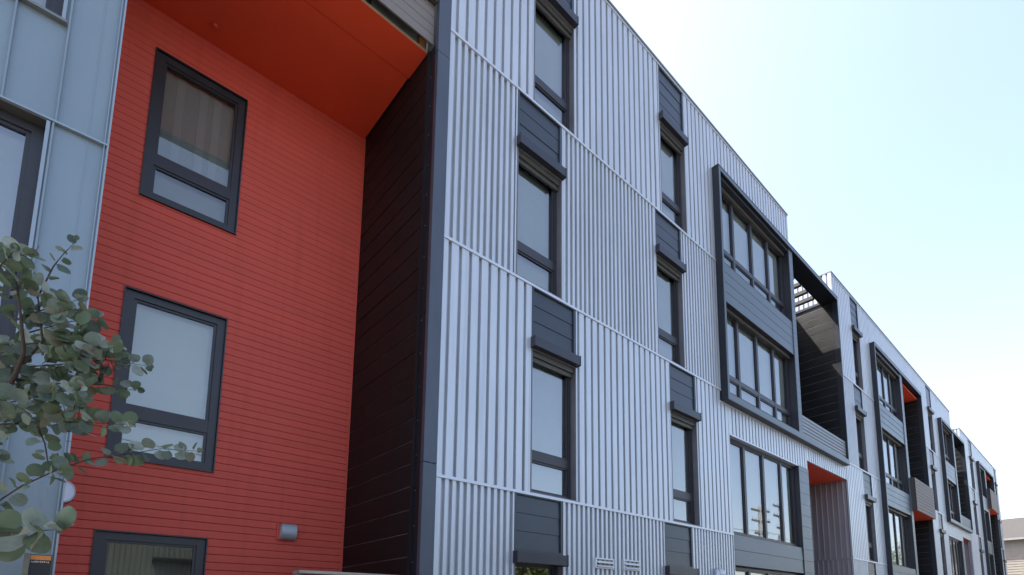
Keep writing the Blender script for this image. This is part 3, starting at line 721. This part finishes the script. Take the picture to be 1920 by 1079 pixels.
# ================================================================= foreground tree
def add_leaf(mb, p, d, nrm, s, rng):
    """rounded heart-shaped leaf: rows across the midrib, folded along it and curled towards the tip"""
    d = d.normalized(); nrm = (nrm - d*nrm.dot(d))
    if nrm.length < 1e-3: nrm = d.orthogonal()
    nrm.normalize(); w = nrm.cross(d)
    fold = rng.uniform(-.02, .4); curl = rng.uniform(-.45, .45); wave = rng.uniform(-.06, .06); asp = rng.uniform(.9, 1.12)
    q = p + d*(s*.26); k = len(mb.v)
    rows = ((.0, .0, .0), (.06, .33, -.10), (.22, .475, -.05), (.45, .53, .0), (.68, .46, .01), (.86, .29, .02), (.97, .10, .0))
    for t, hw, back in rows:
        for u in (-1, -.55, 0, .55, 1):
            x = s*(t + back*abs(u)); y = s*hw*u*asp
            z = abs(y)*fold - curl*x*x/s + wave*s*math.sin(6*t+2*u)*abs(u)
            mb.v.append(tuple(q + d*x + w*y + nrm*z))
    for i in range(len(rows)-1):
        for j in range(4):
            a = k+i*5+j
            mb.f.append((a, a+5, a+6, a+1)); mb.mi.append(mb.cur)
    v2 = w*.0008
    mb.quad(tuple(p-v2), tuple(p+v2), tuple(q+v2), tuple(q-v2))

TW = dict(
A=[(-0.092,-2.252,3.066),(-0.055,-2.252,3.244),(-0.03,-2.224,3.331),(0.009,-2.21,3.431)],
B=[(-0.17,-2.305,3.008),(-0.16,-2.374,3.083),(-0.17,-2.422,3.155),(-0.115,-2.52,3.139)],
C=[(-0.297,-2.325,3.04),(-0.204,-2.47,3.065),(-0.169,-2.559,3.106)],
D=[(-0.151,-2.172,2.969),(-0.053,-2.324,3.004),(0.041,-2.469,3.024)],
E=[(-0.113,-2.131,2.934),(0.004,-2.195,3.007),(0.114,-2.247,3.061)],
F=[(-0.156,-2.142,2.847),(-0.039,-2.309,2.855),(0.063,-2.453,2.827),(0.155,-2.585,2.788)],
G=[(-0.147,-2.132,2.75),(0.005,-2.225,2.786),(0.163,-2.325,2.831),(0.299,-2.392,2.824)],
H=[(-0.128,-2.073,2.718),(0.031,-2.166,2.718),(0.177,-2.248,2.733),(0.285,-2.285,2.724)],
I=[(-0.238,-2.137,2.518),(-0.094,-2.337,2.551),(0.016,-2.499,2.572),(0.077,-2.607,2.57)],
J=[(-0.22,-2.073,2.465),(-0.021,-2.326,2.476),(0.11,-2.502,2.459),(0.238,-2.675,2.436)],
K=[(-0.035,-2.334,2.446),(-0.005,-2.392,2.361),(0.012,-2.436,2.269),(0.044,-2.503,2.222)],
L=[(-0.229,-2.187,1.987),(-0.059,-2.329,2.172),(0.048,-2.383,2.258),(0.145,-2.423,2.318),(0.282,-2.501,2.356),(0.372,-2.529,2.39),(0.501,-2.591,2.394)],
M=[(-0.187,-2.795,1.892),(-0.083,-2.948,1.897),(-0.007,-3.071,1.897),(0.047,-3.171,1.895)])
LIMBS = [([(-0.98,-1.05,0.0),(-0.95,-1.08,.7),(-0.9,-1.12,1.25),(-0.793,-1.241,1.636),(-0.401,-1.809,2.233),(-0.161,-2.167,2.556),(-0.123,-2.275,2.685),(-0.106,-2.352,2.764),(-0.126,-2.4,2.887),(-0.16,-2.374,3.083)],
          [.05,.043,.038,.03,.02,.011,.009,.007,.0055,.003]),
         ([(-0.123,-2.275,2.685),(-0.128,-2.147,2.725),(-0.056,-2.292,2.855),(-0.089,-2.252,3.066)], [.008,.006,.005,.003]),
         ([(-0.161,-2.167,2.556),(-0.236,-2.228,2.374),(-0.229,-2.187,1.987)], [.008,.006,.004]),
         ([(-0.401,-1.809,2.233),(-0.428,-2.013,2.67),(-0.357,-2.191,2.975),(-0.297,-2.325,3.04)], [.012,.009,.006,.004]),
         ([(-0.9,-1.12,1.25),(-1.0,-1.2,2.2),(-1.1,-1.3,3.0),(-1.12,-1.35,3.7)], [.034,.024,.015,.006]),
         ([(-0.9,-1.12,1.25),(-1.3,-.9,2.0),(-1.7,-.75,2.8),(-1.8,-.7,3.4)], [.03,.02,.012,.005])]
FT = thing('tree', (-.98, -1.05, 0), 'young tree with round grey-green leaves reaching in from the left edge', 'tree')
tr = MB()
for pts, rad in LIMBS: tr.tube(pts, rad, 8)
rng = random.Random(11)
cr = MB()
cam = Vector((0, -5.7, 1.6))
def leafy(pts, rad0, size, step, rng, jitter=.25, taper=0.):
    pts = [Vector(p) for p in pts]
    tip = pts[-1]; full = (tip-pts[0]).length
    size0 = lambda p: size*(1-taper*max(0., 1-(tip-p).length/full))
    size_tip = size*(1-taper)
    tr.tube(pts, [rad0*(1-.75*i/(len(pts)-1)) for i in range(len(pts))], 6)
    side = 1; acc = 0.
    for a, b2 in zip(pts, pts[1:]):
        Ls = (b2-a).length; t = acc
        d = (b2-a).normalized()
        while t < Ls:
            p = a + d*t
            up = Vector((0, 0, 1)); sv = d.cross(Vector((rng.uniform(-.5, .5), 1, rng.uniform(-.4, .4)))).normalized()
            ld = (sv*side*rng.uniform(.5, 1) + d*rng.uniform(.1, .6) + Vector((rng.gauss(0, jitter), rng.gauss(0, jitter), rng.gauss(-.08, jitter))))
            view = (cam-p).normalized()
            nrm = (up*rng.uniform(.15, .9) + view*rng.uniform(-.35, .9) + Vector((rng.gauss(0, .45), rng.gauss(0, .45), rng.gauss(0, .3))))
            add_leaf(cr, p, ld, nrm, (size0(p) if callable(size0) else size0)*rng.uniform(.75, 1.18), rng)
            side = -side; t += step*rng.uniform(.7, 1.3)
        acc = t-Ls
    for _ in range(2):
        d = (pts[-1]-pts[-2]).normalized()
        add_leaf(cr, pts[-1], d+Vector((rng.gauss(0, .4), rng.gauss(0, .4), rng.gauss(0, .4))), (cam-pts[-1]).normalized()+Vector((rng.gauss(0, .5), 0, rng.gauss(.3, .4))), size_tip*.6, rng)
for k, pts in TW.items():
    leafy(pts, .004, {'M': .08, 'L': .064, 'A': .052, 'K': .048}.get(k, .058), {'A': .034, 'L': .021, 'K': .028, 'M': .03}  .get(k, .0185), rng, taper={'L': .36, 'A': .25, 'G': .25, 'H': .2, 'J': .15}.get(k, .15))
# short side shoots thicken the middle of the crown
roots = [Vector(p) for k in 'DEFGHIJ' for p in TW[k][:3]]
for i in range(32):
    p = rng.choice(roots) + Vector((rng.gauss(0, .03), rng.gauss(0, .06), rng.gauss(0, .03)))
    q = p + Vector((rng.uniform(-.14, .07), rng.gauss(0, .08), rng.uniform(-.07, .09)))
    leafy([p, (p+q)/2 + Vector((0, 0, .01)), q], .002, .054, .019, rng)
# the rest of the crown, out of frame to the left
for i in range(150):
    c = Vector((-1.05, -1.35, 3.0)) + Vector((rng.gauss(0, .34), rng.gauss(0, .5), rng.gauss(0, .5)))
    if c.x > -.42 and c.y < -1.2: c.x -= .5
    q = c + Vector((rng.gauss(-.05, .12), rng.gauss(0, .15), rng.gauss(.05, .1)))
    leafy([c, (c+q)/2 + Vector((0, 0, .02)), q], .003, .062, .03, rng)
tr.build('trunk', 'bark', FT, smooth=True)
cr.build('crown', 'leaf', FT, smooth=True)

# ================================================================= house across the side street
HX = 62.
hs = thing('house', (HX+5, 2, 0), 'cream lap-sided house with grey shingle roof beyond the end of the row', 'house')
mb = MB(); z = 0.2
while z < 8.15:                                # lap boards facing -x
    mb.quad((HX-.03, 8, z), (HX-.03, -9, z), (HX, -9, z+.23), (HX, 8, z+.23)); mb.quad((HX, 8, z), (HX, -9, z), (HX-.03, -9, z), (HX-.03, 8, z)); z += .23
mb.quad((HX, -9, 0), (HX+9, -9, 0), (HX+9, -9, 8.3), (HX, -9, 8.3)); mb.quad((HX+9, 8, 0), (HX, 8, 0), (HX, 8, 8.3), (HX+9, 8, 8.3))
mb.poly([(HX, -9, 8.3), (HX+9, -9, 8.3), (HX+4.5, -9, 10.6)]); mb.poly([(HX+9, 8, 8.3), (HX, 8, 8.3), (HX+4.5, 8, 10.6)])
mb.quad((HX+9, -9, 0), (HX+9, 8, 0), (HX+9, 8, 8.3), (HX+9, -9, 8.3))
mb.build('wall', 'houseupper', hs)
mb = MB(); ez = 8.25; ex = HX-.5; rx, rz = HX+4.5, 10.75
mb.poly([(ex, -9.5, ez), (rx, -9.5, rz), (rx, 8.5, rz), (ex, 8.5, ez)]); mb.poly([(rx, -9.5, rz), (HX+9.5, -9.5, ez), (HX+9.5, 8.5, ez), (rx, 8.5, rz)])
mb.poly([(ex, -9.5, ez-.06), (ex, 8.5, ez-.06), (HX+.1, 8.5, ez-.06), (HX+.1, -9.5, ez-.06)])
mb.build('roof', 'shingle', hs)
mb = MB(); mb.box(ex-.1, ex-.005, -9.5, 8.5, ez-.15, ez+.02); mb.build('gutter', 'gutter', hs)

# ================================================================= things across the street, seen mirrored in the panes
def utility_pole(x, y, h, label):
    o = thing('utility_pole', (x, y, 0), label, 'utility pole', 'utility poles across the street')
    mb = MB(); mb.tube([(x, y, 0), (x, y, h*.5), (x, y, h)], [.17, .14, .11], 12); mb.build('pole', 'pole', o, smooth=True)
    for dz, w in ((.35, 1.25), (1.2, 1.25), (2.2, .8)):
        c = MB(); c.box(x-w, x+w, y-.06, y+.06, h-dz-.07, h-dz+.07); c.build('crossarm', 'crossarm', o)
        i = MB()
        for s in (-.9, -.45, .45, .9): i.tube([(x+s*w, y, h-dz+.07), (x+s*w, y, h-dz+.25)], [.05, .035], 8)
        i.build('insulator', 'galv', o)
    t = MB(); t.tube([(x+.38, y-.25, h-3.6), (x+.38, y-.25, h-2.7)], .24, 12); t.build('transformer', 'galv', o, smooth=False)
    return o
utility_pole(40.3, -14, 10.2, 'timber utility pole across the street, mirrored in the third pane')
utility_pole(43.6, -14, 10.9, 'taller timber utility pole across the street, mirrored beside the first')
wz = thing('overhead_wire', (40, -14, 8), 'thin overhead wires strung along the far side of the street', 'wire')
mb = MB()
for dz, yy in ((8.2, -13.95), (7.3, -14.05), (6.6, -14)):
    for a, c in ((-10, 40.3), (40.3, 43.6), (43.6, 95)):
        pts = [(a+(c-a)*i/10, yy, dz - .9*math.sin(math.pi*i/10)*min(1, (c-a)/30)) for i in range(11)]
        mb.tube(pts, .018, 5)
mb.build('wire', 'wire', wz)

wh = thing('warehouse', (0, -27, 0), 'long pale green metal warehouse across the street, mirrored in the lowest panes', 'building')
mb = MB()
prof = []; x = -30.
while x < 34: prof += [(x, -22.), (x+.1, -22.), (x+.12, -22.04), (x+.18, -22.04)]; x += .2
mb.extrude_z(prof, 2.6, 6.4); mb.box(-30, 34, -34, -22.1, 0, 6.4); mb.build('wall', 'whwall', wh)
mb = MB(); mb.box(-30.2, 34.2, -34.2, -21.9, 6.4, 6.6); mb.build('roof', 'roof', wh)
for x in (-20, -8, 4, 16):
    mb = MB(); mb.box(x, x+5, -22.08, -22.02, .1, 4.2); mb.build('loading_door', 'steel', wh)
    mb = MB(); mb.box(x-.1, x+5.1, -22.0, -21.6, 4.25, 4.4); mb.build('canopy', 'charcoal', wh)
def street_tree_mesh(seed, h, r):
    rng = random.Random(seed); cr = MB(); tk = MB()
    tk.tube([(0, 0, 0), (.05, .02, h*.25), (-.05, .05, h*.5), (0, 0, h*.9)], [.17, .14, .1, .03], 8)
    clumps = []
    for i in range(34):
        a = rng.uniform(0, 6.283); t = rng.random(); rr = r*math.sqrt(rng.random())*(1-.75*abs(t-.3)**1.2)
        clumps.append((Vector((rr*math.cos(a), rr*math.sin(a), h*(.3+.68*t))), r*rng.uniform(.2, .38)))
    for c, cr_ in clumps:
        tk.tube([(0, 0, max(h*.2, c.z-.6*cr_-1.)), tuple(c*.6+Vector((0, 0, c.z*.3))), tuple(c)], [.05, .03, .012], 5)
        for j in range(85):
            d = Vector((rng.gauss(0, 1), rng.gauss(0, 1), rng.gauss(0, 1))).normalized()*cr_*rng.uniform(.45, 1.15)
            p = c+d; s = rng.uniform(.07, .15); u = Vector((rng.gauss(0, 1), rng.gauss(0, 1), rng.gauss(0, 1))).normalized(); w = u.orthogonal().normalized()
            cr.quad(tuple(p-u*s), tuple(p-w*s*.6), tuple(p+u*s), tuple(p+w*s*.6))
    return tk, cr
def put_tree(x, y, seed, h, r, label):
    o = thing('street_tree', (x, y, 0), label, 'tree', 'leafy trees across the street')
    tk, cr = street_tree_mesh(seed, h, r)
    off = Vector((x, y, 0))
    for m_ in (tk, cr): m_.v = [tuple(Vector(v)+off) for v in m_.v]
    tk.build('trunk', 'bark', o); cr.build('crown', 'treeleaf', o)
for i, (x, y, h, r, lb) in enumerate([(16.4, -14.5, 5.0, 1.9, 'small bushy tree across the street opposite the first hooded windows'),
                                  (20.2, -16.5, 5.9, 2.0, 'round leafy tree across the street behind the small bushy one'),
                                  (82, -15, 11.0, 4.2, 'tall leafy tree far down the opposite side, mirrored in the framed bay'),
                                  (74, -15, 8.6, 3.4, 'lower leafy tree far down the opposite side, left of the tall one'),
                                  (96, -17, 12.0, 4.5, 'tallest leafy tree at the far end of the opposite side')]):
    put_tree(x, y, 20+i, h, r, lb)

# ================================================================= ground
def sheet(name, x0, x1, y0, y1, z, m):
    mb = MB(); mb.quad((x0, y0, z), (x1, y0, z), (x1, y1, z), (x0, y1, z)); o = mb.build(name, m); structure(o); return o
sheet('ground', -400, 600, -500, 500, -.13, 'soil')
mb = MB(); mb.box(-60, 54, -4.2, 12, -.2, .0); o = mb.build('pavement', 'pavement'); structure(o)
sheet('road', -200, 300, -12.2, -4.2, -.122, 'asphalt')
mb = MB(); mb.box(-60, 140, -14.8, -12.2, -.2, .0); o = mb.build('pavement', 'pavement'); structure(o)
mb = MB(); mb.box(-60, 54, -4.36, -4.2, -.2, .012); o = mb.build('kerb', 'pavement'); structure(o)
mb = MB()
for i in range(40): mb.quad((-60+i*6, -8.27, -.118), (-57+i*6, -8.27, -.118), (-57+i*6, -8.13, -.118), (-60+i*6, -8.13, -.118))
o = mb.build('road_marking', 'paint'); structure(o)

# ================================================================= light and camera
sun_dir = Vector((-.6, 1.0, 1.9)).normalized()      # towards the sun, behind the row and to the left
el = math.asin(sun_dir.z); az = math.atan2(sun_dir.x, sun_dir.y)
W = bpy.data.worlds.new('World'); SC.world = W; W.use_nodes = True
n = W.node_tree.nodes; bg = n['Background']
sky = n.new('ShaderNodeTexSky'); sky.sky_type = 'NISHITA'; sky.sun_disc = False
sky.sun_elevation = el; sky.sun_rotation = az
sky.air_density = 1.0; sky.dust_density = 1.9; sky.ozone_density = 2.2
tint = n.new('ShaderNodeMix'); tint.data_type = 'RGBA'; tint.blend_type = 'MULTIPLY'; tint.inputs['Factor'].default_value = 1
tint.inputs['B'].default_value = (1.13, .97, .87, 1)
W.node_tree.links.new(sky.outputs[0], tint.inputs['A']); W.node_tree.links.new(tint.outputs['Result'], bg.inputs['Color']); bg.inputs['Strength'].default_value = .125
sl = bpy.data.lights.new('sun', 'SUN'); sl.energy = 2.9; sl.angle = R(.53); sl.color = (1, .95, .88)
so = bpy.data.objects.new('sun', sl); COL.objects.link(so)
so.rotation_euler = (-sun_dir).to_track_quat('-Z', 'Y').to_euler(); so.location = (0, 0, 30)

cd = bpy.data.cameras.new('camera'); co = bpy.data.objects.new('camera', cd); COL.objects.link(co)
f, cx, cy, yaw, pitch, roll = 1016.485, 1109.807, 1015.114, .8053, .1359, .0071
fw = Vector((math.sin(yaw)*math.cos(pitch), math.cos(yaw)*math.cos(pitch), math.sin(pitch)))
r0 = Vector((math.cos(yaw), -math.sin(yaw), 0)); d0 = fw.cross(r0)
r1 = r0*math.cos(roll) + d0*math.sin(roll); d1 = -r0*math.sin(roll) + d0*math.cos(roll)
co.matrix_world = Matrix(((r1.x, -d1.x, -fw.x, 0), (r1.y, -d1.y, -fw.y, -5.7), (r1.z, -d1.z, -fw.z, 1.6), (0, 0, 0, 1)))
cd.sensor_width = 36; cd.sensor_fit = 'HORIZONTAL'; cd.lens = f/1920*36
cd.shift_x = (960-cx)/1920; cd.shift_y = (cy-539.5)/1920
cd.clip_start = .05; cd.clip_end = 2000
SC.camera = co
SC.view_settings.view_transform = 'Standard'; SC.view_settings.look = 'None'
SC.view_settings.exposure = 2.24; SC.view_settings.gamma = 1
SC.cycles.max_bounces = 10; SC.cycles.diffuse_bounces = 4; SC.cycles.glossy_bounces = 5; SC.cycles.transparent_max_bounces = 12
SC.cycles.use_denoising = True
SC.cycles.sample_clamp_indirect = 6
